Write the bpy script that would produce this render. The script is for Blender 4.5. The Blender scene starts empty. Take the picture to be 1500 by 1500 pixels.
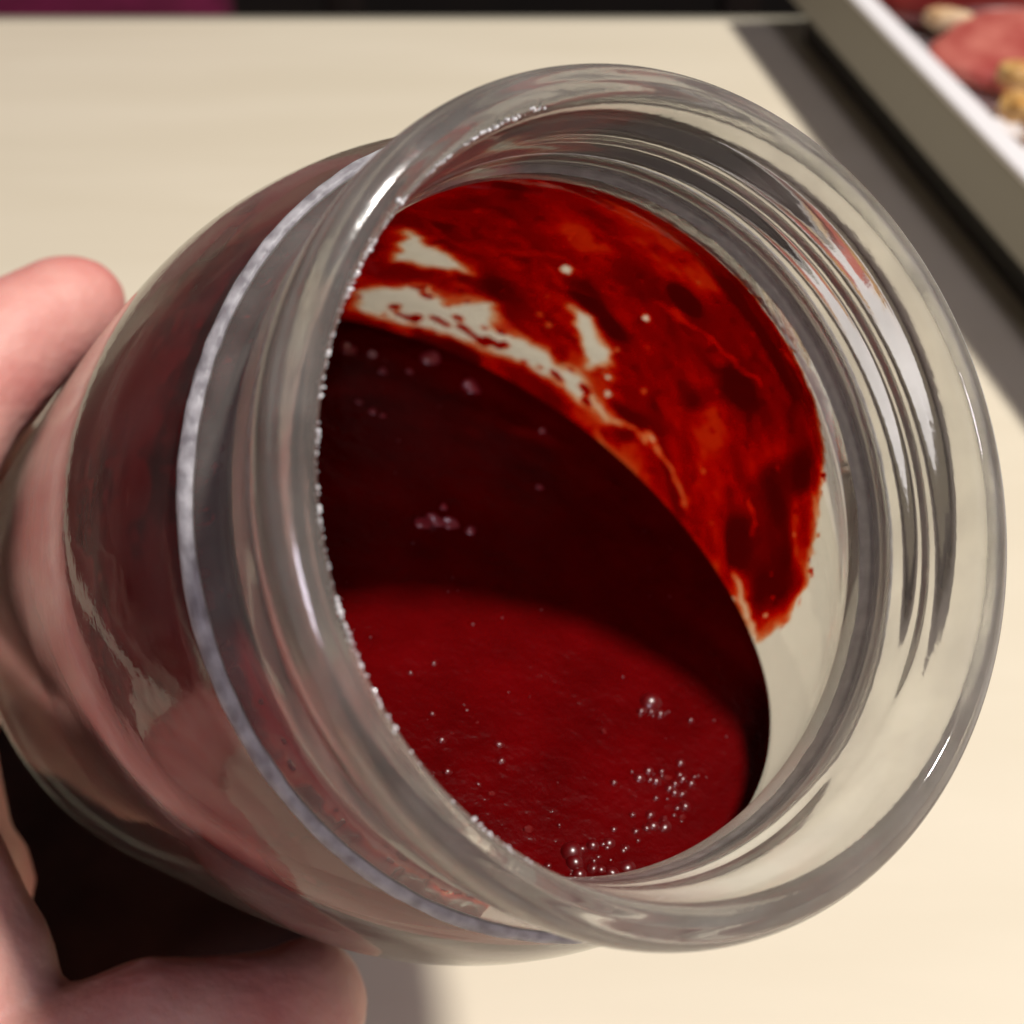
import bpy, bmesh, math, random
import numpy as np
from mathutils import Vector, Matrix

random.seed(7)
rng = np.random.default_rng(7)
S = bpy.context.scene
C = S.collection

# ------------------------------------------------------------------ camera, world, lamps, exposure
CAM_H = 0.205                     # camera height over the table top (metres)
PITCH = math.radians(43)
K = CAM_H / 0.22                  # the table things were measured for a camera 0.22 m up
cam_d = bpy.data.cameras.new('camera')
cam_d.sensor_width = 36
cam_d.lens = 1802 / 1500 * 36
cam_d.clip_start = 0.005
cam_d.clip_end = 30
cam_d.dof.use_dof = True
cam_d.dof.focus_distance = 0.104
cam_d.dof.aperture_fstop = 29
cam = bpy.data.objects.new('camera', cam_d)
C.objects.link(cam)
cam.location = (0, 0, CAM_H)
cam.rotation_euler = (math.pi / 2 - PITCH, 0, 0)
S.camera = cam

w = bpy.data.worlds.new('World')
S.world = w
w.use_nodes = True
w.node_tree.nodes['Background'].inputs[0].default_value = (1.0, 0.88, 0.86, 1)
w.node_tree.nodes['Background'].inputs[1].default_value = 0.035


def lamp(name, loc, target, radius, power, color):
    d = bpy.data.lights.new(name, 'AREA')
    d.shape = 'DISK'
    d.size = radius * 2
    d.energy = power
    d.color = color
    o = bpy.data.objects.new(name, d)
    C.objects.link(o)
    o.location = loc
    o.rotation_euler = (Vector(target) - Vector(loc)).to_track_quat('-Z', 'Y').to_euler()
    return o


EL, AZ, DIST = math.radians(65), math.radians(6), 1.6
main_t = Vector((0.0, 0.05, 0.12))
main_l = main_t + DIST * Vector((math.cos(EL) * math.cos(AZ), math.cos(EL) * math.sin(AZ), math.sin(EL)))
lamp('ceiling_lamp', main_l, main_t, 0.07, 32.5, (1.0, 0.955, 0.90))
lamp('fill_light', (0.16, -0.82, 1.05), (0, 0.05, 0.1), 0.14, 5.2, (0.90, 0.84, 1.0))  # unseen cool fill lamp added behind the viewer

S.view_settings.view_transform = 'Standard'
S.view_settings.look = 'None'
S.view_settings.exposure = 0
S.view_settings.gamma = 1
S.render.engine = 'CYCLES'
cy = S.cycles
cy.use_denoising = True
cy.max_bounces = 24
cy.transmission_bounces = 20
cy.transparent_max_bounces = 24
cy.glossy_bounces = 10
cy.diffuse_bounces = 5
cy.caustics_reflective = False
cy.caustics_refractive = True
cy.blur_glossy = 0.3
cy.sample_clamp_indirect = 6


# ------------------------------------------------------------------ helpers
def cam2w(p):
    """camera frame (x right, y down, z forward, mm) to world metres"""
    x, y, z = [k / 1000 for k in p]
    c, s = math.cos(PITCH), math.sin(PITCH)
    return Vector((x, z * c - y * s, CAM_H - z * s - y * c))


def tag(o, label=None, cat=None, group=None, kind=None):
    if label: o['label'] = label
    if cat: o['category'] = cat
    if group: o['group'] = group
    if kind: o['kind'] = kind
    return o


def empty(name, loc=(0, 0, 0)):
    o = bpy.data.objects.new(name, None)
    o.empty_display_size = 0.02
    C.objects.link(o)
    o.location = loc
    return o


def obj(name, me, mat, parent=None, smooth=True):
    o = bpy.data.objects.new(name, me)
    C.objects.link(o)
    if mat and not me.materials: me.materials.append(mat)
    if parent: o.parent = parent
    if smooth:
        me.polygons.foreach_set('use_smooth', [True] * len(me.polygons))
    return o


def mesh(name, verts, faces):
    me = bpy.data.meshes.new(name)
    me.from_pydata([tuple(map(float, v)) for v in verts], [], faces)
    me.update()
    return me


def bm_mesh(name, bm):
    me = bpy.data.meshes.new(name)
    bm.normal_update()
    bm.to_mesh(me)
    bm.free()
    return me


def box_mesh(name, lo, hi, bevel=0.0, seg=2):
    bm = bmesh.new()
    bmesh.ops.create_cube(bm, size=1)
    for v in bm.verts:
        v.co = Vector([(lo[i] + hi[i]) / 2 + v.co[i] * (hi[i] - lo[i]) for i in range(3)])
    if bevel:
        bmesh.ops.bevel(bm, geom=bm.edges[:], offset=bevel, segments=seg, affect='EDGES', profile=0.5)
    return bm_mesh(name, bm)


def grid_faces(nu, nv, wrap_u=False, flip=False):
    f = []
    for i in range(nu if wrap_u else nu - 1):
        for j in range(nv - 1):
            a, b = i * nv + j, ((i + 1) % nu) * nv + j
            q = (a, b, b + 1, a + 1)
            f.append(q[::-1] if flip else q)
    return f


def hash2(ix, iy, seed):
    h = (ix * 374761393 + iy * 668265263 + seed * 974711) & 0xffffffff
    h = ((h ^ (h >> 13)) * 1274126177) & 0xffffffff
    return ((h ^ (h >> 16)) & 0xffff) / 65535.0


def vnoise(x, y, seed=0):
    x, y = np.asarray(x, float), np.asarray(y, float)
    ix, iy = np.floor(x).astype(np.int64), np.floor(y).astype(np.int64)
    fx, fy = x - ix, y - iy
    fx, fy = fx * fx * (3 - 2 * fx), fy * fy * (3 - 2 * fy)
    a, b = hash2(ix, iy, seed), hash2(ix + 1, iy, seed)
    c, d = hash2(ix, iy + 1, seed), hash2(ix + 1, iy + 1, seed)
    return a + (b - a) * fx + (c - a) * fy + (a - b - c + d) * fx * fy


def fbm(x, y, seed=0, octv=4):
    s, a, t = 0, 1, 0
    for k in range(octv):
        s = s + a * vnoise(x * 2 ** k, y * 2 ** k, seed + k)
        t += a
        a *= 0.5
    return s / t


def sstep(a, b, x):
    t = np.clip((x - a) / (b - a), 0, 1)
    return t * t * (3 - 2 * t)


# ------------------------------------------------------------------ materials
def mat(name, color=(0.8, 0.8, 0.8), rough=0.5, spec=0.5, **kw):
    m = bpy.data.materials.new(name)
    m.use_nodes = True
    b = m.node_tree.nodes['Principled BSDF']
    b.inputs['Base Color'].default_value = (*color, 1)
    b.inputs['Roughness'].default_value = rough
    b.inputs['Specular IOR Level'].default_value = spec
    for k, v in kw.items():
        b.inputs[k.replace('_', ' ')].default_value = v
    return m


def add_noise_color(m, c1, c2, scale, detail=4, stretch=(1, 1, 1), lo=0.35, hi=0.65, bump=0.0, bdist=0.001, bscale=None):
    nt = m.node_tree
    b = nt.nodes['Principled BSDF']
    tc = nt.nodes.new('ShaderNodeTexCoord')
    mp = nt.nodes.new('ShaderNodeMapping')
    mp.inputs['Scale'].default_value = stretch
    nz = nt.nodes.new('ShaderNodeTexNoise')
    nz.inputs['Scale'].default_value = scale
    nz.inputs['Detail'].default_value = detail
    cr = nt.nodes.new('ShaderNodeValToRGB')
    cr.color_ramp.elements[0].position = lo
    cr.color_ramp.elements[1].position = hi
    cr.color_ramp.elements[0].color = (*c1, 1)
    cr.color_ramp.elements[1].color = (*c2, 1)
    L = nt.links.new
    L(tc.outputs['Object'], mp.inputs[0]); L(mp.outputs[0], nz.inputs[0])
    L(nz.outputs[0], cr.inputs[0]); L(cr.outputs[0], b.inputs['Base Color'])
    if bump:
        n2 = nt.nodes.new('ShaderNodeTexNoise')
        n2.inputs['Scale'].default_value = bscale or scale * 3
        n2.inputs['Detail'].default_value = 5
        bp = nt.nodes.new('ShaderNodeBump')
        bp.inputs['Strength'].default_value = bump
        bp.inputs['Distance'].default_value = bdist
        L(mp.outputs[0], n2.inputs[0]); L(n2.outputs[0], bp.inputs['Height']); L(bp.outputs[0], b.inputs['Normal'])
    return m


M_table = add_noise_color(mat('cream_laminate', rough=0.42, spec=0.35), (0.72, 0.64, 0.49), (0.76, 0.68, 0.53), 7,
                          stretch=(1, 6, 1), bump=0.08, bdist=0.0004, bscale=500)
M_edge = mat('grey_edge_band', (0.34, 0.31, 0.24), 0.5)
M_floor = add_noise_color(mat('dark_floor', rough=0.5), (0.012, 0.009, 0.008), (0.03, 0.02, 0.016), 3)
M_white = mat('white_lacquer', (0.86, 0.83, 0.83), 0.4)
M_side_shade = mat('shaded_side_white', (0.30, 0.285, 0.24), 0.6)  # shade on the tray's side walls put into their colour
M_dark = mat('dark_base', (0.03, 0.028, 0.022), 0.6)


def glass_mat(name, rough=0.0, bump_s=0.0, bump_d=0.00004, scale=1500, tint=(0.985, 0.99, 0.975), thin=0.0):
    m = bpy.data.materials.new(name)
    m.use_nodes = True
    nt = m.node_tree
    nt.nodes.remove(nt.nodes['Principled BSDF'])
    g = nt.nodes.new('ShaderNodeBsdfGlass')
    g.inputs['IOR'].default_value = 1.5
    g.inputs['Roughness'].default_value = rough
    g.inputs['Color'].default_value = (*tint, 1)
    if thin:                       # thin flat wall: part of the light goes straight through
        tr = nt.nodes.new('ShaderNodeBsdfTransparent'); tr.inputs[0].default_value = (*tint, 1)
        mt = nt.nodes.new('ShaderNodeMixShader'); mt.inputs[0].default_value = thin; mt.name = 'thin'
        nt.links.new(g.outputs[0], mt.inputs[1]); nt.links.new(tr.outputs[0], mt.inputs[2])
        nt.links.new(mt.outputs[0], nt.nodes['Material Output'].inputs[0])
    else:
        nt.links.new(g.outputs[0], nt.nodes['Material Output'].inputs[0])
    if bump_s:
        tc = nt.nodes.new('ShaderNodeTexCoord')
        n2 = nt.nodes.new('ShaderNodeTexNoise')
        n2.inputs['Scale'].default_value = scale
        n2.inputs['Detail'].default_value = 3
        bp = nt.nodes.new('ShaderNodeBump')
        bp.inputs['Strength'].default_value = bump_s
        bp.inputs['Distance'].default_value = bump_d
        nt.links.new(tc.outputs['Object'], n2.inputs[0])
        nt.links.new(n2.outputs[0], bp.inputs['Height'])
        nt.links.new(bp.outputs[0], g.inputs['Normal'])
    return m


def fogged_glass(name, lo, hi, rough, thin=0.0, bump_d=0.00009):
    """glass misted by condensation: a thin milky layer over the clear body, heavier in fine patches"""
    m = glass_mat(name, rough=rough, bump_s=0.35, bump_d=bump_d, scale=1100, thin=thin)
    nt = m.node_tree
    g = next(n for n in nt.nodes if n.type == 'BSDF_GLASS')
    tc = next(n for n in nt.nodes if n.type == 'TEX_COORD')
    nz = nt.nodes.new('ShaderNodeTexNoise'); nz.inputs['Scale'].default_value = 160; nz.inputs['Detail'].default_value = 6
    mr = nt.nodes.new('ShaderNodeMapRange')
    mr.inputs['From Min'].default_value = 0.3; mr.inputs['From Max'].default_value = 0.75
    mr.inputs['To Min'].default_value = lo; mr.inputs['To Max'].default_value = hi
    df = nt.nodes.new('ShaderNodeBsdfDiffuse'); df.inputs[0].default_value = (0.78, 0.73, 0.67, 1)
    tl = nt.nodes.new('ShaderNodeBsdfTranslucent'); tl.inputs[0].default_value = (0.72, 0.68, 0.68, 1)
    md = nt.nodes.new('ShaderNodeMixShader'); md.inputs[0].default_value = 0.5
    mx = nt.nodes.new('ShaderNodeMixShader')
    L = nt.links.new
    L(tc.outputs['Object'], nz.inputs[0]); L(nz.outputs[0], mr.inputs[0]); L(mr.outputs[0], mx.inputs[0])
    L(df.outputs[0], md.inputs[1]); L(tl.outputs[0], md.inputs[2])
    L((nt.nodes['thin'] if thin else g).outputs[0], mx.inputs[1]); L(md.outputs[0], mx.inputs[2])
    L(mx.outputs[0], nt.nodes['Material Output'].inputs[0])
    return m


M_glass = glass_mat('jar_glass', bump_s=0.2, bump_d=0.00004, scale=700, thin=0.45)
M_mist = fogged_glass('misted_glass', 0.12, 0.30, 0.10, 0.0, 0.00004)
M_mist_i = fogged_glass('inner_misted_glass', 0.12, 0.27, 0.05, 0.0, 0.00004)
M_mist_b = fogged_glass('lightly_misted_glass', 0.01, 0.06, 0.03, 0.20, 0.00005)
M_drop = mat('bead_frost', (0.85, 0.84, 0.85), 0.12, 0.9)

M_jam = add_noise_color(mat('berry_jam', rough=0.18, spec=0.4, Subsurface_Weight=0.25, Subsurface_Scale=0.002),
                        (0.072, 0.0003, 0.0007), (0.112, 0.0005, 0.0012), 130, lo=0.3, hi=0.7, bump=0.6, bdist=0.0004, bscale=900)
M_jam.node_tree.nodes['Principled BSDF'].inputs['Subsurface Radius'].default_value = (1, 0.1, 0.05)
M_lump = mat('fruit_pulp', (0.115, 0.0012, 0.0008), 0.6, 0.15)
M_bub = mat('jam_bubble', (0.10, 0.001, 0.002), 0.30, 0.75)
M_glint = mat('pulp_glint', (0.24, 0.018, 0.026), 0.38, 1.0)  # pink base colour paints the glints on lumps in the shaded jam


def film_mat():
    m = bpy.data.materials.new('jam_film')
    m.use_nodes = True
    nt = m.node_tree
    L = nt.links.new
    nt.nodes.remove(nt.nodes['Principled BSDF'])
    at = nt.nodes.new('ShaderNodeAttribute'); at.attribute_name = 'thick'
    tr = nt.nodes.new('ShaderNodeBsdfTransparent')
    comb = nt.nodes.new('ShaderNodeCombineColor')
    for i, sg in enumerate((1.2, 18.0, 30.0)):      # absorption of the film: red passes, green and blue do not
        mu = nt.nodes.new('ShaderNodeMath'); mu.operation = 'MULTIPLY'; mu.inputs[1].default_value = -sg
        ex = nt.nodes.new('ShaderNodeMath'); ex.operation = 'EXPONENT'
        L(at.outputs['Fac'], mu.inputs[0]); L(mu.outputs[0], ex.inputs[0]); L(ex.outputs[0], comb.inputs[i])
    L(comb.outputs[0], tr.inputs[0])
    df = nt.nodes.new('ShaderNodeBsdfDiffuse'); df.inputs[0].default_value = (0.55, 0.008, 0.014, 1)
    tl = nt.nodes.new('ShaderNodeBsdfTranslucent'); tl.inputs[0].default_value = (0.26, 0.002, 0.001, 1)
    m1 = nt.nodes.new('ShaderNodeMixShader'); m1.inputs[0].default_value = 0.55
    L(df.outputs[0], m1.inputs[1]); L(tl.outputs[0], m1.inputs[2])
    al = nt.nodes.new('ShaderNodeMath'); al.operation = 'MULTIPLY'; al.inputs[1].default_value = 0.75; al.use_clamp = True
    L(at.outputs['Fac'], al.inputs[0])
    m2 = nt.nodes.new('ShaderNodeMixShader')
    L(al.outputs[0], m2.inputs[0]); L(tr.outputs[0], m2.inputs[1]); L(m1.outputs[0], m2.inputs[2])
    gl = nt.nodes.new('ShaderNodeBsdfGlossy'); gl.inputs['Roughness'].default_value = 0.12
    fr = nt.nodes.new('ShaderNodeFresnel'); fr.inputs[0].default_value = 1.36
    m3 = nt.nodes.new('ShaderNodeMixShader')
    L(fr.outputs[0], m3.inputs[0]); L(m2.outputs[0], m3.inputs[1]); L(gl.outputs[0], m3.inputs[2])
    L(m3.outputs[0], nt.nodes['Material Output'].inputs[0])
    return m


M_film = film_mat()

M_skin = mat('skin', rough=0.5, spec=0.3, Subsurface_Weight=0.35, Subsurface_Scale=0.004)
add_noise_color(M_skin, (0.60, 0.22, 0.19), (0.76, 0.43, 0.36), 70, lo=0.32, hi=0.70, bump=0.4, bdist=0.0005, bscale=700)
M_skin.node_tree.nodes['Principled BSDF'].inputs['Subsurface Radius'].default_value = (1, 0.35, 0.2)

# ------------------------------------------------------------------ setting and table
obj('floor', mesh('floor', [(-4, -4, -0.72), (4, -4, -0.72), (4, 5, -0.72), (-4, 5, -0.72)], [(0, 1, 2, 3)]), M_floor)['kind'] = 'structure'
TABLE_Y = CAM_H / math.tan(math.radians(21.05))
table = tag(empty('table', (0, 0, -0.03)), 'pale cream table top with a grey far edge under everything', 'table')
obj('tabletop', box_mesh('tabletop', (-0.31, -0.32, 0.0), (0.75, TABLE_Y - 0.004, 0.03), 0.0012, 2), M_table, table, False)
obj('edge_band', box_mesh('edge_band', (-0.31, TABLE_Y - 0.0038, 0.0), (0.75, TABLE_Y + 0.0035, 0.0295), 0.0025, 3), M_edge, table)
for x in (-0.26, 0.68):
    for y in (-0.26, TABLE_Y - 0.06):
        obj('leg', box_mesh('leg', (x - 0.025, y - 0.025, -0.689), (x + 0.025, y + 0.025, -0.001), 0.004), M_dark, table)

# ------------------------------------------------------------------ the jar, in its own frame (Z = axis, millimetres scaled to metres)
JL = 0.116                                    # mouth height above the jar's base
A_T, A_P = 0.516, -0.282
n_c = Vector((math.sin(A_T) * math.cos(A_P), math.sin(A_T) * math.sin(A_P), -math.cos(A_T)))
u_c = n_c.cross(Vector((0, 1, 0))).normalized()
v_c = n_c.cross(u_c)
M_c = Vector((14.565, -1.952, 91.942))


def dirw(d):
    return cam2w(d) * 1000 - cam2w((0, 0, 0)) * 1000


ax_n, ax_u, ax_v = dirw(n_c).normalized(), dirw(u_c).normalized(), dirw(v_c).normalized()
JAR = Matrix((ax_u, ax_v, ax_n)).transposed().to_4x4()
JAR.translation = cam2w(M_c) - ax_n * JL


def jp(theta_deg, r, off):
    """jar frame point (metres) from angle, radius and depth below the lip (mm)"""
    t = math.radians(theta_deg)
    return Vector((r * math.cos(t) / 1000, r * math.sin(t) / 1000, JL - off / 1000))


def prof_interp(keys, n_per=6):
    """Catmull-Rom through (off, r) keys"""
    P = [np.array(k, float) for k in keys]
    out = []
    for i in range(len(P) - 1):
        p0, p1, p2, p3 = P[max(i - 1, 0)], P[i], P[i + 1], P[min(i + 2, len(P) - 1)]
        seg = np.linalg.norm(p2 - p1)
        k = n_per if seg < 12 else n_per * 3
        for s in range(k):
            t = s / k
            out.append(0.5 * ((2 * p1) + (-p0 + p2) * t + (2 * p0 - 5 * p1 + 4 * p2 - p3) * t * t + (-p0 + 3 * p1 - 3 * p2 + p3) * t ** 3))
    out.append(P[-1])
    return np.array(out)


outer = [(0.0, 31.6), (0.35, 32.7), (1.2, 33.4), (2.6, 33.7), (5.0, 33.6), (6.2, 33.1), (7.2, 32.4), (8.2, 32.1), (9.5, 32.1), (11.5, 32.1), (13.2, 32.3),
         (14.4, 33.0), (15.4, 34.1), (16.2, 34.6), (17.0, 34.8), (18.0, 35.3), (19.5, 36.0), (21.5, 36.9), (24.0, 37.8), (27.0, 38.7), (31, 39.6), (36, 40.4), (42, 40.8), (52, 41.1),
         (60, 41.2), (85, 41.2), (104, 41.2), (109, 40.6), (113, 38.8), (115.3, 36.0), (116, 33.5), (115.4, 30.5), (114.4, 27.0), (113.8, 15), (113.6, 0.0)]
inner = [(0.0, 31.6), (0.25, 30.7), (0.9, 30.2), (2.2, 30.05), (5.0, 30.0), (8.0, 29.9), (10.5, 30.05), (13, 29.95), (15.5, 30.0), (17.4, 30.4), (18.5, 31.2), (20.0, 32.2), (22, 33.5), (24.5, 34.8), (27.5, 35.9), (31, 36.9),
         (36, 37.85), (42, 38.3), (50, 38.5), (60, 38.6), (85, 38.6), (100, 38.6), (105, 37.4), (108, 34.2), (109.2, 29), (109.5, 15), (109.5, 0.0)]
IN = prof_interp(inner)
OUT = prof_interp(outer)


def r_inner(off):
    k = IN[:, 0] < 109
    return np.interp(off, IN[k, 0], IN[k, 1])


def jar_mesh():
    NT = 300
    th = np.linspace(0, 2 * math.pi, NT, endpoint=False)
    P = np.vstack([OUT[::-1][1:], IN[1:-1]])      # closed from base centre outside over the lip to base centre inside
    n_out = len(OUT) - 1
    V, F = [], []
    npf = len(P)
    T, OF = th[:, None], P[None, :, 0] + 0 * th[:, None]
    RR = P[None, :, 1] + 0 * T
    neck = (np.arange(npf)[None] < n_out) & (OF > 5.6) & (OF < 15)
    thr = np.zeros_like(OF)
    for st in (0.0,):                              # screw thread on the outside of the neck
        ph = (T - st + 0.75) % (2 * math.pi)
        o0 = 9.0 + 2.6 * ph / (2 * math.pi)
        fade = sstep(0, .5, ph) * sstep(2 * math.pi, 2 * math.pi - .5, ph)
        thr = np.maximum(thr, 1.0 * fade * np.exp(-((OF - o0) / 1.1) ** 2))
    RR = RR + np.where(neck, thr, 0) + np.where(OF < 30, 0.03, 0) * np.sin(3 * T + OF * 0.1)
    V = [tuple(v) for v in np.stack([RR * np.cos(T) / 1000, RR * np.sin(T) / 1000, JL - OF / 1000], -1).reshape(-1, 3)]
    F = grid_faces(NT, npf, True, flip=False)
    a, b = len(V), len(V) + 1
    V += [(0, 0, JL - 0.1136), (0, 0, JL - 0.1095)]
    for i in range(NT):
        k = (i + 1) % NT
        F.append((a, k * npf, i * npf))
        F.append((b, i * npf + npf - 1, k * npf + npf - 1))
    me = mesh('jar_glass', V, F)
    bm = bmesh.new(); bm.from_mesh(me)
    bmesh.ops.recalc_face_normals(bm, faces=bm.faces[:])
    bm.to_mesh(me); bm.free()
    return me


jar = tag(empty('glass_jar'), 'open clear glass jar with screw thread tilted in the hand, mouth towards the viewer', 'jar')
jar.matrix_world = JAR
jar_glass = obj('glass_body', jar_mesh(), M_glass, jar)
jar_glass.data.materials.append(M_mist)
jar_glass.data.materials.append(M_mist_b)
jar_glass.data.materials.append(M_mist_i)
cen = np.empty(len(jar_glass.data.polygons) * 3)
jar_glass.data.polygons.foreach_get('center', cen)
cen = cen.reshape(-1, 3)
cr_, co_ = np.hypot(cen[:, 0], cen[:, 1]) * 1000, (JL - cen[:, 2]) * 1000
outside = (cr_ > np.interp(co_, [0, 17, 20, 24.5, 31, 40, 50, 120], [31.2, 32, 34.6, 37.4, 39.0, 39.7, 39.9, 39.9])) & (co_ < 110)
mi = np.where(outside, np.where(co_ > 17, 2, 1), np.where((cr_ < 31.2) & (co_ < 18.2), 3, 0)).astype(np.int32)
jar_glass.data.polygons.foreach_set('material_index', mi)

# mould seam: raised ring below the neck, its highlight painted as pale frost
def seam_mesh():
    nt_, ns = 360, 14
    V = []
    for i in range(nt_):
        t = 2 * math.pi * i / nt_
        k = 1 + 0.16 * (float(vnoise(i * .45, 3.3, 5)) - .5) + .16 * (float(vnoise(i * .11, 9.3, 6)) - .5)
        for j in range(ns):
            p = 2 * math.pi * j / ns
            r, o = 34.65 + .72 * k * math.cos(p), 16.7 + .88 * k * math.sin(p)
            V.append((r * math.cos(t) / 1000, r * math.sin(t) / 1000, JL - o / 1000))
    F = []
    for i in range(nt_):
        for j in range(ns):
            a, b, c, d = i * ns + j, ((i + 1) % nt_) * ns + j, ((i + 1) % nt_) * ns + (j + 1) % ns, i * ns + (j + 1) % ns
            F.append((a, d, c, b))
    return mesh('mould_seam', V, F)


def seam_mat():
    m = bpy.data.materials.new('seam_highlight')
    m.use_nodes = True
    nt = m.node_tree
    L = nt.links.new
    nt.nodes.remove(nt.nodes['Principled BSDF'])
    tc = nt.nodes.new('ShaderNodeTexCoord')
    nz = nt.nodes.new('ShaderNodeTexNoise'); nz.inputs['Scale'].default_value = 650; nz.inputs['Detail'].default_value = 4
    cr = nt.nodes.new('ShaderNodeValToRGB')
    cr.color_ramp.elements[0].position = 0.36; cr.color_ramp.elements[0].color = (0.42, 0.40, 0.43, 1)
    cr.color_ramp.elements[1].position = 0.62; cr.color_ramp.elements[1].color = (0.93, 0.91, 0.94, 1)
    bp = nt.nodes.new('ShaderNodeBump'); bp.inputs['Strength'].default_value = 0.9; bp.inputs['Distance'].default_value = 0.0003
    L(tc.outputs['Object'], nz.inputs[0]); L(nz.outputs[0], cr.inputs[0]); L(nz.outputs[0], bp.inputs['Height'])
    df = nt.nodes.new('ShaderNodeBsdfDiffuse'); L(cr.outputs[0], df.inputs[0]); L(bp.outputs[0], df.inputs['Normal'])
    tl = nt.nodes.new('ShaderNodeBsdfTranslucent'); tl.inputs[0].default_value = (0.80, 0.78, 0.82, 1)
    gl = nt.nodes.new('ShaderNodeBsdfGlass'); gl.inputs['Roughness'].default_value = 0.35
    m1 = nt.nodes.new('ShaderNodeMixShader'); m1.inputs[0].default_value = 0.5
    m2 = nt.nodes.new('ShaderNodeMixShader'); m2.inputs[0].default_value = 0.25; L(bp.outputs[0], gl.inputs['Normal'])
    L(df.outputs[0], m1.inputs[1]); L(tl.outputs[0], m1.inputs[2])
    L(m1.outputs[0], m2.inputs[1]); L(gl.outputs[0], m2.inputs[2])
    L(m2.outputs[0], nt.nodes['Material Output'].inputs[0])
    return m


obj('mould_seam', seam_mesh(), seam_mat(), jar)

# beads of condensation along the lip
bm = bmesh.new(); bmesh.ops.create_icosphere(bm, subdivisions=2, radius=1.0)
bead_me = bm_mesh('bead', bm); bead_me.materials.append(M_drop)
th = 112.0
while th < 236:
    dens = float(fbm(th * .11, 2.7, 15, 3))
    th += random.expovariate(1.0) * (0.35 if dens > .55 else 1.0 if dens > .42 else 2.6)
    big = random.random() < .16
    s = random.uniform(0.00012, 0.00020) if big else random.uniform(0.00004, 0.00011)
    for side in range(1 + (random.random() < .4)):
        o = bpy.data.objects.new('water_bead', bead_me)
        C.objects.link(o); o.parent = jar
        o.location = jp(th + side * random.uniform(.2, .8), 30.32 + random.gauss(0, .05) + side * random.uniform(0, .35), 0.62 + random.gauss(0, 0.10) - side * .1)
        o.rotation_euler = (random.uniform(0, 3), random.uniform(0, 3), 0)
        o.scale = (s * random.uniform(.8, 1.5), s * random.uniform(.7, 1.1), s * random.uniform(.6, 1))
# ------------------------------------------------------------------ jam: body, film on the wall, bubbles, lumps
NL = np.array([-0.0355, 0.6768, 0.7353]); NL /= np.linalg.norm(NL)
OFF0 = 54.27


def level(x, y):
    """depth below the lip of the jam surface at jar-frame x, y (mm)"""
    return OFF0 + (NL[0] * x + NL[1] * y) / NL[2]


def jam_mesh():
    NT, NR, NW = 260, 110, 30
    th = np.linspace(0, 2 * math.pi, NT, endpoint=False)
    c, s = np.cos(th), np.sin(th)
    R = np.full(NT, 39.2)
    for it in range(12):
        R = r_inner(np.minimum(108, level(R * c, R * s))) + 0.25
    q = 1 - (1 - np.linspace(0, 1, NR)) ** 1.15
    r = np.maximum(R[:, None] * q[None], 0.02)
    x, y = r * c[:, None], r * s[:, None]
    bump = 0.7 * (fbm(x * 0.10 + 9, y * 0.10 + 4, 3, 3) - 0.5) + 0.45 * (fbm(x * 0.45, y * 0.45 + 7, 5, 3) - 0.5)
    edge = R[:, None] - r
    bump = bump * np.minimum(1, edge / 2.5) + 1.1 * np.exp(-edge / 1.3)        # meniscus climbing the glass
    off = level(x, y) - bump
    wo = off[:, -1:] + (108.2 - off[:, -1:]) * np.linspace(0, 1, NW)[None, 1:]
    wr = r_inner(wo) + 0.25
    A = np.stack([np.hstack([x, wr * c[:, None]]), np.hstack([y, wr * s[:, None]]), np.hstack([off, wo])], -1)
    n = A.shape[1]
    V = [tuple(v) for v in A.reshape(-1, 3)]
    F = grid_faces(NT, n, True)
    V.append((0, 0, level(0, 0))); V.append((0, 0, 109.7))
    a, b = len(V) - 2, len(V) - 1
    for i in range(NT):
        k = (i + 1) % NT
        F.append((a, k * n, i * n)); F.append((b, i * n + n - 1, k * n + n - 1))
    me = mesh('jam', [(x / 1000, y / 1000, JL - o / 1000) for x, y, o in V], F)
    bm = bmesh.new(); bm.from_mesh(me)
    bmesh.ops.recalc_face_normals(bm, faces=bm.faces[:])
    bm.to_mesh(me); bm.free()
    return me


jam = tag(empty('jam'), 'dark red berry jam pooled inside the tilted glass jar', 'jam')
jam.matrix_world = JAR
jam_body = obj('jam_body', jam_mesh(), M_jam, jam)

# film clinging to the upper wall, seen through the mouth; (angle, depth) data
R0 = 38.9
PATCH = [(88.6, 53.5), (84.2, 54.9), (80.8, 56.5), (76.5, 57.6), (71.8, 59.3), (76.9, 62.2), (84.8, 63.7), (86.8, 58.4)]
BAND = [(84.4, 76.3), (78.3, 71.8), (73.6, 68.4), (68.1, 71.8), (65.0, 66.1), (61.6, 64.3), (57.6, 69.8), (51.9, 66.7), (48.0, 64.4), (44.5, 66.3), (40.4, 62.6), (36.2, 63.5), (30.0, 62.4), (34.7, 65.1), (40.6, 68.3), (48.7, 71.9), (55.0, 75.4), (61.8, 78.1), (68.0, 81.0), (74.7, 83.0), (80.5, 82.8)]
BLOB = [(53.7, 53.2), (50.4, 52.0), (45.9, 53.6), (41.7, 53.3), (39.6, 56.0), (41.7, 60.4), (45.9, 56.9), (50.7, 54.5)]
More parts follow.
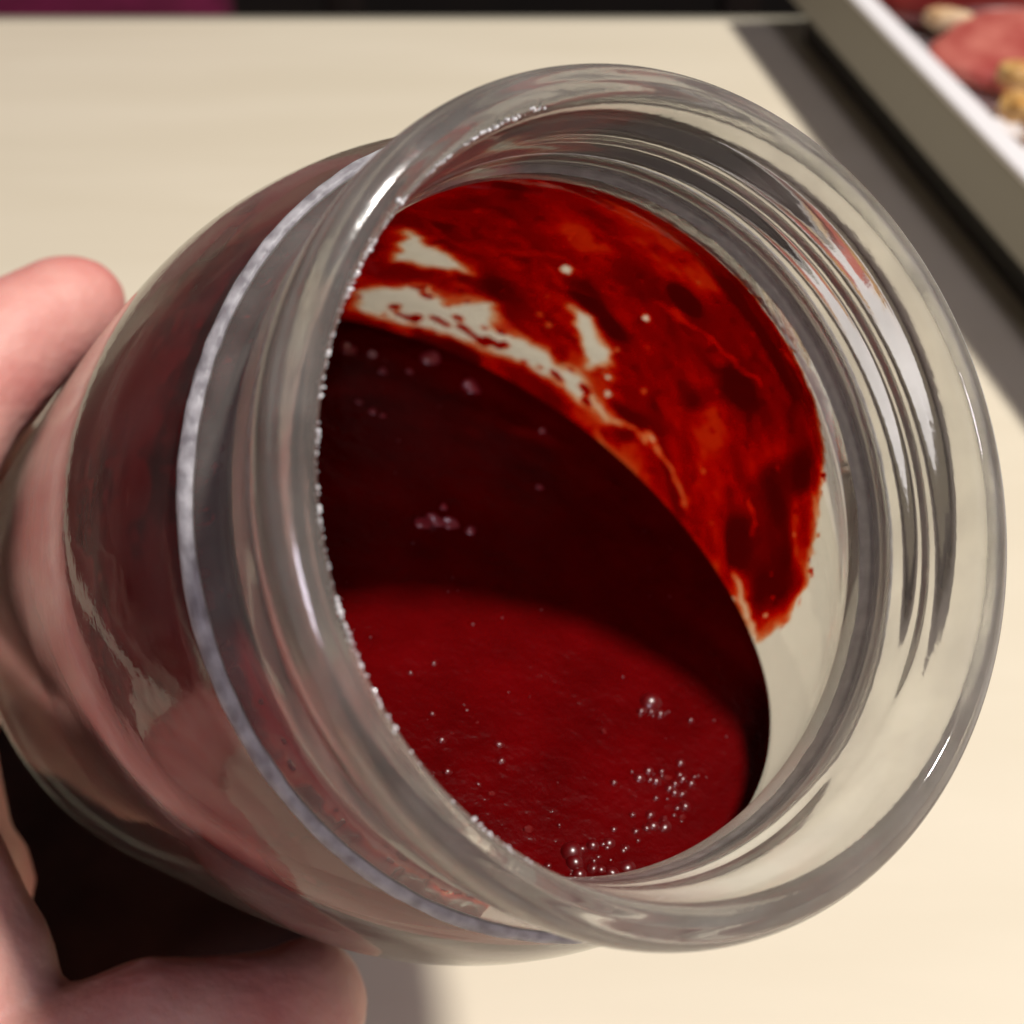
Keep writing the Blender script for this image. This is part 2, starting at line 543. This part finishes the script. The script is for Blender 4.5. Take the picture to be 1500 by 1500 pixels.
DOTS = [(60.8, 47.2, 0.9, 1), (45.3, 43.5, 0.62, 1), (55.4, 59.5, 0.55, 0.8), (52.6, 60.0, 0.5, 0.8), (37.8, 57.8, 0.45, 1), (34.7, 60.0, 0.5, 1), (32.6, 52.8, 0.5, 0.8), (-9.7, 45.6, 0.5, 0.9), (-13.1, 38.9, 0.42, 0.9), (-10.2, 37.6, 0.3, 0.8), (23.4, 56.0, 0.4, 0.7), (14.8, 48.2, 0.3, 0.6), (81.7, 43.7, 0.4, 0.5), (61.7, 35.2, 0.3, 0.5), (57.1, 17.3, 0.3, 0.5), (66, 41, 0.3, 0.6), (72, 38, 0.25, 0.5), (40, 47, 0.25, 0.6), (28, 40, 0.3, 0.5), (20, 35, 0.25, 0.5), (12, 34, 0.3, 0.6), (5, 49, 0.3, 0.6), (0, 33, 0.25, 0.6), (-6, 38, 0.2, 0.6), (48, 30, 0.3, 0.5), (36, 27, 0.25, 0.6), (58, 55, 0.3, 0.6), (42, 52.5, 0.35, 0.8), (39, 58, 0.3, 0.8), (64, 60, 0.35, 0.6), (74, 48, 0.3, 0.5), (27, 48, 0.25, 0.5), (52, 39, 0.25, 0.5)]
STREAKS = [([(47.8, 39.2), (37.5, 36.5), (30.3, 33.5), (27.1, 31.5)], .45, .6), ([(29.4, 61.6), (24.0, 56.5), (16.4, 54.3), (9.4, 53.4)], .9, .9), ([(-4.8, 45.3), (-10.0, 43.8), (-16.5, 41.0)], .85, .85), ([(6.8, 41.1), (4.2, 40.2), (0.7, 41.3)], .35, .7), ([(10.2, 27.2), (4.2, 27.5), (-1.7, 28.0)], .3, .5),
           ([(49, 57), (43, 56.5), (37, 57)], .4, .6), ([(87, 50), (82, 53), (78, 54)], .4, .5), ([(70, 50), (63, 45), (57, 46.5)], .4, .45), ([(64, 49), (58, 51), (54, 49)], .4, .45)]
TOP = [(-30, 46), (-19.1, 41.0), (-15.1, 34.5), (-9.6, 31.2), (-2.8, 28.9), (6.3, 25.9), (14.2, 21.8), (21.9, 19.0), (36.3, 18.2), (47.5, 18.0), (56.7, 18.0), (80, 18.5), (110, 19), (150, 19), (190, 19.3), (215, 19.3), (232, 19.3), (250, 19.3)]


def seg_dist(px, py, a, b):
    ax, ay, bx, by = *a, *b
    dx, dy = bx - ax, by - ay
    t = np.clip(((px - ax) * dx + (py - ay) * dy) / (dx * dx + dy * dy + 1e-9), 0, 1)
    return np.hypot(px - ax - t * dx, py - ay - t * dy)


def poly_sd(px, py, poly):
    d = np.full(px.shape, 1e9)
    ins = np.zeros(px.shape, bool)
    for a, b in zip(poly, poly[1:] + poly[:1]):
        d = np.minimum(d, seg_dist(px, py, a, b))
        c = ((a[1] > py) != (b[1] > py)) & (px < (b[0] - a[0]) * (py - a[1]) / (b[1] - a[1] + 1e-9) + a[0])
        ins ^= c
    return np.where(ins, -d, d)


def film_mesh():
    KA = math.radians(1) * R0
    tdeg = np.linspace(-28, 250, 590)
    q = np.linspace(0, 1, 190)
    top = np.interp(tdeg, [a for a, b in TOP], [b for a, b in TOP]) - 1.5
    lev = np.array([level(38.9 * math.cos(math.radians(t)), 38.9 * math.sin(math.radians(t))) for t in tdeg]) + 0.8
    T, Q = np.meshgrid(tdeg, q, indexing='ij')
    OFF = top[:, None] + (np.maximum(lev - top, 0.5))[:, None] * Q
    X = T * KA
    wx = 1.1 * (fbm(X * .25, OFF * .25, 11, 3) - .5) + .9 * (fbm(X * .9, OFF * .9, 31, 2) - .5)
    wy = 1.1 * (fbm(X * .25, OFF * .25, 21, 3) - .5) + .9 * (fbm(X * .9, OFF * .9, 41, 2) - .5)
    px, py = X + wx * 1.6, OFF + wy * 1.6
    base = 0.50 + 1.5 * (fbm(X * .11 + 5, OFF * .16 + OFF * .02, 51, 4) - .5) + 0.25 * (fbm(X * .8 + .5 * OFF, OFF * .8 - .3 * X, 61, 3) - .5)
    spots = vnoise(X * .75 + 3, OFF * .75 + 8, 71)
    base += 0.35 * sstep(.70, .98, spots)
    base += 0.9 * sstep(.60, .85, vnoise(X * .16 + 8, OFF * .20 + 3, 161))
    base = np.clip(base, 0.2, 1.5)
    topn = np.interp(T, [a for a, b in TOP], [b for a, b in TOP]) + 2.2 * (fbm(X * .35, OFF * .05, 81, 4) - .5)
    e = OFF - topn
    rag = 1.2 * (fbm(X * 1.2, OFF * 1.2, 91, 3) - .5)
    t = base * sstep(-0.2, 1, (e + rag) / (2.0 + 3.0 * sstep(45, 10, T)))
    crumbs = sstep(.80, .90, vnoise(X * 1.5, OFF * 1.5, 95)) * sstep(-1.6, 0, e) * sstep(1.0, 0, e) * 0.9
    t = np.maximum(t * sstep(-24, -9, T + 9 * (fbm(X * .3, OFF * .3, 141, 3) - .5)), crumbs)
    conv = lambda P: [(a * KA, b) for a, b in P]
    for poly, soft in ((PATCH, 2.6), (BAND, 2.9), (BLOB, 1.6)):
        sd = poly_sd(px, py, conv(poly))
        g = sstep(-0.5, soft, sd)
        t = t * g + .014 * (1 - g)
    blot = sstep(.66, .80, vnoise(X * .55 + 1, OFF * .55 + 2, 101)) * 0.75           # thicker drops left in the bare band
    inb = poly_sd(X, OFF, conv(BAND)) < 0.6
    t = np.where(inb, np.maximum(t, blot * .7), t)
    for a, b, r, amt in DOTS:
        d = np.hypot(X - a * KA, (OFF - b) * .75) + 0.25 * (vnoise(X * 2, OFF * 2, int(a + 40)) - .5)
        t *= 1 - amt * (1 - sstep(r * .75, r * 1.25, d))
    for pts, wd, amt in STREAKS:
        d = np.full(X.shape, 1e9)
        P = conv(pts)
        for a, b in zip(P, P[1:]): d = np.minimum(d, seg_dist(px, py, a, b))
        t *= 1 - amt * (1 - sstep(wd * .2, wd * 1.7, d))
    t *= 1 - .55 * sstep(5.5, .8, lev[:, None] - OFF) * sstep(42, 30, T) * (0.6 + .8 * fbm(X * .4, OFF * .4, 131, 2))
    t *= 1 + 1.6 * sstep(98, 128, T)                 # thick coat on the side under the hand
    t = np.clip(t, 0, 1.5)
    rr = r_inner(OFF) + 0.12 - 0.05 * t
    th = np.radians(T)
    V = np.stack([rr * np.cos(th) / 1000, rr * np.sin(th) / 1000, JL - OFF / 1000], -1).reshape(-1, 3)
    tf = t.reshape(-1)
    F = [f for f in grid_faces(len(tdeg), len(q)) if max(tf[list(f)]) > 0.02]
    me = mesh('jam_film', V, F)
    at = me.attributes.new('thick', 'FLOAT', 'POINT')
    at.data.foreach_set('value', tf.astype(np.float32))
    return me


jam_film = obj('jam_film', film_mesh(), M_film, jam)

BUB = [(19.5, -17.4, 1.0), (19.4, -18.5, 0.6), (1.9, -29.8, 0.9), (1.7, -30.6, 0.75), (4.2, -29.5, 0.5), (6.6, -31.4, 0.8), (1.7, -31.5, 0.6), (3.1, -31.3, 0.55), (4.8, -31.7, 0.7), (3.7, -31.6, 0.45), (11.6, -28.7, 0.6), (12.7, -28.8, 0.75), (10.5, -28.7, 0.45), (9.3, -28.7, 0.4), (-0.3, -19.8, 0.55), (-0.6, -21.3, 0.45), (-5.6, -19.2, 0.4), (-6.8, -21.8, 0.4), (-3.8, -23.2, 0.3), (9.7, -24.5, 0.35), (13.7, -24.6, 0.4), (15.6, -25.4, 0.45), (16.4, -25.3, 0.4), (18.2, -25.2, 0.45), (22.9, -19.5, 0.35), (-3.2, -11.9, 0.3), (-5.7, -12.5, 0.25), (-5.5, -16.3, 0.3)]
for cx, cy, sx, n in ((4.5, -31.6, 3.0, 16), (14, -28.6, 3.0, 14), (19.5, -18.5, 1.2, 6), (16, -25, 2.6, 14)):
    for k in range(n):
        BUB.append((cx + random.gauss(0, sx), cy + abs(random.gauss(0, sx * .5)) * .8, random.choice((random.uniform(.12, .3), random.uniform(.3, .55)))))
BUB = [(x + random.gauss(0, .15), y + random.gauss(0, .15), r) for x, y, r in BUB if math.hypot(x, y) < 36]
GLINT_LUMPS = [(5.0, 32.1, 0.9), (8.3, 31.7, 0.6), (16.7, 31.0, 1.0), (12.6, 28.8, 0.5), (8.5, 28.6, 0.5), (20.6, 26.1, 1.0), (4.0, 21.3, 0.5), (5.2, 4.9, 0.9), (3.3, 4.5, 0.7), (6.8, 4.6, 0.8), (9.0, 3.7, 0.5), (2.8, 22.9, 0.4), (27.6, 18.9, 0.35), (7.0, 6.8, 0.4), (5.2, 20.8, 0.3), (21.7, 9.7, 0.4), (40.5, 33.8, 0.4)]  # lumps that carry the painted pink glints
for k in range(130):
    a, r = random.uniform(0, 2 * math.pi), 35 * math.sqrt(random.random())
    BUB.append((r * math.cos(a), r * math.sin(a), random.choice((random.uniform(.05, .11), random.uniform(.08, .2)))))
bm = bmesh.new(); bmesh.ops.create_icosphere(bm, subdivisions=3, radius=1.0)
bub_me = bm_mesh('bubble', bm); bub_me.materials.append(M_bub)
bub_me.polygons.foreach_set('use_smooth', [True] * len(bub_me.polygons))
for x, y, r in BUB:
    o = bpy.data.objects.new('bubble', bub_me)
    C.objects.link(o); o.parent = jam
    o.location = Vector((x / 1000, y / 1000, JL - level(x, y) / 1000)) - Vector(NL) * r * 0.00045
    s = 1.3 * r / 1000
    o.scale = (s, s * random.uniform(.7, 1.1), s * .85)
    o.rotation_euler = (0, 0, random.uniform(0, 3))
for i, (x, y, r) in enumerate([(-1.2, -27.5, 1.0), (-11.8, -23.5, 1.2), (-3.3, -24.3, 0.7), (11.9, -19.7, 0.6), (16.1, -24.7, 0.9), (-1.4, -17.9, 0.6), (15.0, -28.3, 0.8)] + GLINT_LUMPS):
    bm = bmesh.new(); bmesh.ops.create_icosphere(bm, subdivisions=3, radius=1.0)
    for v in bm.verts:
        v.co *= 1 + 1.1 * (float(fbm(v.co.x * 1.3 + x, v.co.y * 1.3 + v.co.z, 7, 2)) - .5)
    me = bm_mesh('fruit_lump', bm)
    o = obj('fruit_lump', me, M_lump if i < 7 else M_glint, jam)
    o.location = Vector((x / 1000, y / 1000, JL - level(x, y) / 1000)) - Vector(NL) * (r * 0.00012 if i < 7 else 0)
    r *= .6 if i < 7 else 1.35
    o.scale = (r / 1000, r * random.uniform(.6, 1) / 1000, r * (.3 if i < 7 else .5) / 1000)
    o.rotation_euler = (0, 0, random.uniform(0, 3))


# ------------------------------------------------------------------ the hand
def sphere_template(nu=12, nv=8):
    V = [(0, 0, 1)]
    for j in range(1, nv):
        p = math.pi * j / nv
        V += [(math.sin(p) * math.cos(2 * math.pi * i / nu), math.sin(p) * math.sin(2 * math.pi * i / nu), math.cos(p)) for i in range(nu)]
    V.append((0, 0, -1))
    F = [(0, 1 + i, 1 + (i + 1) % nu) for i in range(nu)]
    for j in range(nv - 2):
        for i in range(nu):
            a, b = 1 + j * nu + i, 1 + j * nu + (i + 1) % nu
            F.append((a, a + nu, b + nu, b))
    e = len(V) - 1
    F += [(e, e - nu + (i + 1) % nu, e - nu + i) for i in range(nu)]
    return np.array(V), F


SV, SF = sphere_template()


def chain(acc, pts, step=1.2):
    """overlapping spheres along tapering bones; pts = [(Vector metres, radius mm)]"""
    for (p, r), (p2, r2) in zip(pts, pts[1:]):
        k = max(2, int((p2 - p).length * 1000 / step / 2))
        for i in range(k + 1):
            t = i / k
            o = len(acc[0]) * len(SV)
            acc[0].append(SV * ((r + (r2 - r) * t) / 1000) + np.array(p.lerp(p2, t)))
            acc[1].extend([tuple(q + o for q in f) for f in SF])


def hand_mesh():
    bm = ([], [])
    J = jp
    # index, middle, ring and little finger come round behind the jar, thumb along the near side
    chain(bm, [(J(222, 63, 76), 11), (J(196, 58, 84), 10), (J(168, 53.0, 92), 9.6), (J(150, 50.6, 94), 8.7), (J(138, 49.9, 95), 8.6), (J(128, 49.2, 96), 7.6), (J(126, 49.0, 96), 6.8)])
    chain(bm, [(J(222, 64, 93), 11), (J(196, 58.5, 102), 10), (J(172, 53.0, 110), 9.6), (J(154, 50.4, 112), 8.8), (J(140, 49.8, 113), 8.4), (J(134, 49.4, 113), 7.2)])
    chain(bm, [(J(222, 62, 110), 10.5), (J(196, 56, 118), 9.6), (J(172, 48, 125.5), 9.0), (J(150, 40, 126.5), 8.4), (J(138, 34, 126), 7.2)])
    chain(bm, [(J(222, 58, 124), 9.5), (J(200, 48, 131), 8.6), (J(180, 36, 132), 7.8), (J(160, 26, 129), 7.0)])
    # palm
    W = J(219, 122, 118)
    for a in ((222, 63, 76), (222, 64, 93), (222, 62, 110), (222, 58, 124)):
        chain(bm, [(J(*a), 11.5), (J(224, 88, (a[2] + 114) / 2), 14), (W, 19)])
    chain(bm, [(J(222, 62, 80), 10), (J(222, 60, 122), 10)])
    chain(bm, [(J(224, 86, 90), 13), (J(224, 86, 122), 13)])
    # thumb with its ball
    chain(bm, [(W, 19), (J(229, 92, 86), 16.5), (J(234, 70, 68), 12.6), (J(241, 58.5, 66), 10.8), (J(247, 56.2, 66), 10.2), (J(251.5, 54.8, 67), 10.0), (J(256.5, 53.0, 69), 8.9), (J(259.5, 51.2, 72), 7.8), (J(261, 50.2, 74), 6.6)])
    chain(bm, [(J(222, 63, 78), 9), (J(229, 76, 76), 9), (J(233, 74, 70), 9)])
    # forearm leaving the frame
    chain(bm, [(W, 20), (J(215, 160, 120), 23), (J(212, 230, 122), 29)], 3)
    me = mesh('hand_raw', np.concatenate(bm[0]), bm[1])
    tmp = bpy.data.objects.new('hand_tmp', me)
    C.objects.link(tmp)
    r = tmp.modifiers.new('r', 'REMESH'); r.mode = 'VOXEL'; r.voxel_size = 0.0011
    s = tmp.modifiers.new('s', 'SMOOTH'); s.iterations = 10; s.factor = 0.5
    dg = bpy.context.evaluated_depsgraph_get()
    out = bpy.data.meshes.new_from_object(tmp.evaluated_get(dg))
    bpy.data.objects.remove(tmp); bpy.data.meshes.remove(me)
    out.name = 'hand'
    out.materials.clear()
    return out


hand = obj('hand', hand_mesh(), M_skin)
hand.matrix_world = JAR
tag(hand, 'bare left hand gripping the glass jar from the left with thumb below', 'hand')

# ------------------------------------------------------------------ white tray with food, upper right
RIM_Z = 0.046 * K
tdir = Vector((-0.157, 0.988, 0)).normalized()
tperp = Vector((tdir.y, -tdir.x, 0))
tray = tag(empty('serving_tray'), 'white square tray raised on a recessed dark base, holding ham and cheese', 'tray')
TO = Vector((0.1428, 0.378, 0)) * K + tdir * 0.027 * K
tray.matrix_world = Matrix.Translation(TO) @ Matrix((tperp, tdir, Vector((0, 0, 1)))).transposed().to_4x4()
LN, LF, WD, TH = -0.34, 0.150 * K, 0.30, 0.0068
ZB = 0.0222 * K
RB = RIM_Z - 0.0022
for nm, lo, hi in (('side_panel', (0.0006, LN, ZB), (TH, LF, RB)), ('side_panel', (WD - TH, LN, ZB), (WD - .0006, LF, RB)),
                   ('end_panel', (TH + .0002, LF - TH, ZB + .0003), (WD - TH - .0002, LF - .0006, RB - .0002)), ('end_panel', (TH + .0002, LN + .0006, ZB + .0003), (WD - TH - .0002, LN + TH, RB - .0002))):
    obj(nm, box_mesh(nm, lo, hi, 0.0006), M_side_shade, tray, False)
for lo, hi in (((0, LN, RB + .0001), (TH + .0012, LF, RIM_Z)), ((WD - TH - .0012, LN, RB + .0001), (WD, LF, RIM_Z)),
               ((TH + .0014, LF - TH - .001, RB + .0001), (WD - TH - .0014, LF - .0003, RIM_Z - .0002)), ((TH + .0014, LN + .0003, RB + .0001), (WD - TH - .0014, LN + TH + .001, RIM_Z - .0002))):
    obj('rim', box_mesh('rim', lo, hi, 0.0008), M_white, tray, False)
obj('tray_floor', box_mesh('tray_floor', (TH + .0003, LN + TH + .0003, ZB + .001), (WD - TH - .0003, LF - TH - .0003, ZB + .005)), M_white, tray, False)
obj('base', box_mesh('base', (0.012, LN + 0.012, 0.0005), (WD - 0.012, LF - 0.012, ZB + 0.0006)), M_dark, tray, False)
FZ = ZB + .0055


def blob_slice(name, center, rx, ry, th, m, label, cat, seed, rz=0.0, wav=.12, tilt=(0, 0), group=None):
    bm = bmesh.new()
    bmesh.ops.create_icosphere(bm, subdivisions=4, radius=1.0)
    for v in bm.verts:
        x, y, z = v.co
        a = math.atan2(y, x)
        k = 1 + wav * 2 * (float(fbm(math.cos(a) * 1.6 + seed, math.sin(a) * 1.6 + seed * 3, seed, 3)) - .5)
        zz = math.copysign(abs(z) ** .55, z)
        lift = .5 * (float(fbm(x * 1.5 + seed, y * 1.5, seed + 4, 3)) - .5)
        v.co = Vector((x * rx * k, y * ry * k, (zz + lift) * th))
    o = obj(name, bm_mesh(name, bm), m)
    o.location = center
    o.rotation_euler = (tilt[0], tilt[1], rz)
    return tag(o, label, cat, group)


M_ham = add_noise_color(mat('ham', rough=0.55), (0.36, 0.05, 0.04), (0.55, 0.16, 0.12), 90, bump=.2, bdist=.0005)
M_cheese = add_noise_color(mat('cheese', rough=0.4), (0.55, 0.24, 0.045), (0.75, 0.50, 0.20), 110, bump=.4, bdist=.001)
M_bread = add_noise_color(mat('bread', rough=0.8), (0.50, 0.28, 0.12), (0.74, 0.58, 0.38), 90, bump=.5, bdist=.001)
M_salami = add_noise_color(mat('salami', rough=0.3), (0.10, 0.006, 0.006), (0.15, 0.014, 0.010), 120)
blob_slice('ham_slice', Vector((0.200, 0.449, 0.0350)) * K, .046, .030, .005, M_ham, 'rosy dull red slice of ham beside the white rim of the tray', 'ham', 3, .2, .2, (.06, 0))
FZ0 = 0.0380
for i in range(16):
    x, y = 0.161 + 0.028 * random.random(), 0.352 + 0.062 * random.random()
    blob_slice('cheese_crumb', Vector((x + (0.425 - y) * .16, y, FZ0 + .006 * random.random())) * K, random.uniform(.004, .010), random.uniform(.003, .007), random.uniform(.002, .004),
               random.choice((M_cheese, M_cheese, M_bread)), 'golden tan crumb heaped in front of the ham in the tray', 'crumb', 20 + i, random.uniform(0, 3), .3, (random.uniform(-.4, .4), random.uniform(-.4, .4)), 'golden crumbs by the ham')
blob_slice('bread_crumb', Vector((0.166, 0.470, 0.0380)) * K, .008, .005, .0035, M_bread, 'small pale crust of bread between the ham and the salami', 'bread', 9, .1, .3)
blob_slice('salami', Vector((0.190, 0.500, 0.0365)) * K, .050, .028, .007, M_salami, 'dark red salami piece at the far end of the tray', 'salami', 12, -.1)
blob_slice('flatbread', Vector((0.226, 0.507, 0.0480)) * K, .026, .014, .004, M_bread, 'pale flatbread lying on top of the dark salami', 'bread', 15, -.3, .2)

shade_slab = obj('shade_slab', box_mesh('shade_slab', (-0.115, -0.075, 0), (0.115, 0.075, 0.010), 0.0045, 4), add_noise_color(mat('gap_shade', rough=0.7, spec=0.25), (0.045, 0.022, 0.018), (0.08, 0.042, 0.036), 60, bump=.3, bdist=.0004, bscale=900))
shade_slab.location = (-0.158 * K, 0.150 * K, 0.0006)  # added dark slab, its colour stands in for deep shade beside the thumb
tag(shade_slab, 'dark slab added on the table to fill the shaded gap below the hand', 'shade_slab')

# ------------------------------------------------------------------ things beyond the table, out of focus
M_mag = add_noise_color(mat('magenta_cloth', rough=0.9), (0.13, 0.003, 0.035), (0.19, 0.005, 0.055), 30, bump=.4, bdist=.004)
M_chair = mat('dark_wood', (0.022, 0.014, 0.011), 0.5)
M_navy = add_noise_color(mat('navy_cloth', rough=0.9), (0.006, 0.008, 0.018), (0.012, 0.014, 0.028), 40)
cush = obj('cushion', box_mesh('cushion', (-0.16, -0.05, -0.16), (0.16, 0.05, 0.16), 0.045, 5), M_mag)
cush.location = (-0.365 * K, 0.86 * K, 0.0)
cush.rotation_euler = (-.2, 0, .1)
tag(cush, 'magenta cushion beyond the far table edge, top left corner', 'cushion')
chair = tag(empty('chair', (0.02, 0.92, -0.719)), 'dark wooden chair with navy seat beyond the far table edge', 'chair')
obj('seat', box_mesh('seat', (-0.2, -0.2, 0.42), (0.22, 0.2, 0.46), 0.012, 3), M_navy, chair)
for x in (-0.19, 0.17):
    for y in (-0.19, 0.15):
        obj('leg', box_mesh('leg', (x, y, 0.001), (x + .035, y + .035, 0.419 if y < 0 else 0.419), 0.004), M_chair, chair)
    obj('back_post', box_mesh('back_post', (x, .205, 0.3), (x + .035, .235, 0.95), 0.005), M_chair, chair)
for z in (0.60, 0.72, 0.84):
    obj('back_slat', box_mesh('back_slat', (-0.154, .21, z), (0.169, .23, z + .06), 0.004), M_chair, chair)

# lamp light that reaches things through the clear glass
bpy.data.lights['ceiling_lamp'].cycles.is_caustics_light = True
jar_glass.cycles.is_caustics_caster = True
bpy.data.lights['fill_light'].cycles.is_caustics_light = True
for o in S.objects:
    if o.type == 'MESH' and o is not jar_glass and o.name.split('.')[0] != 'water_bead': o.cycles.is_caustics_receiver = True
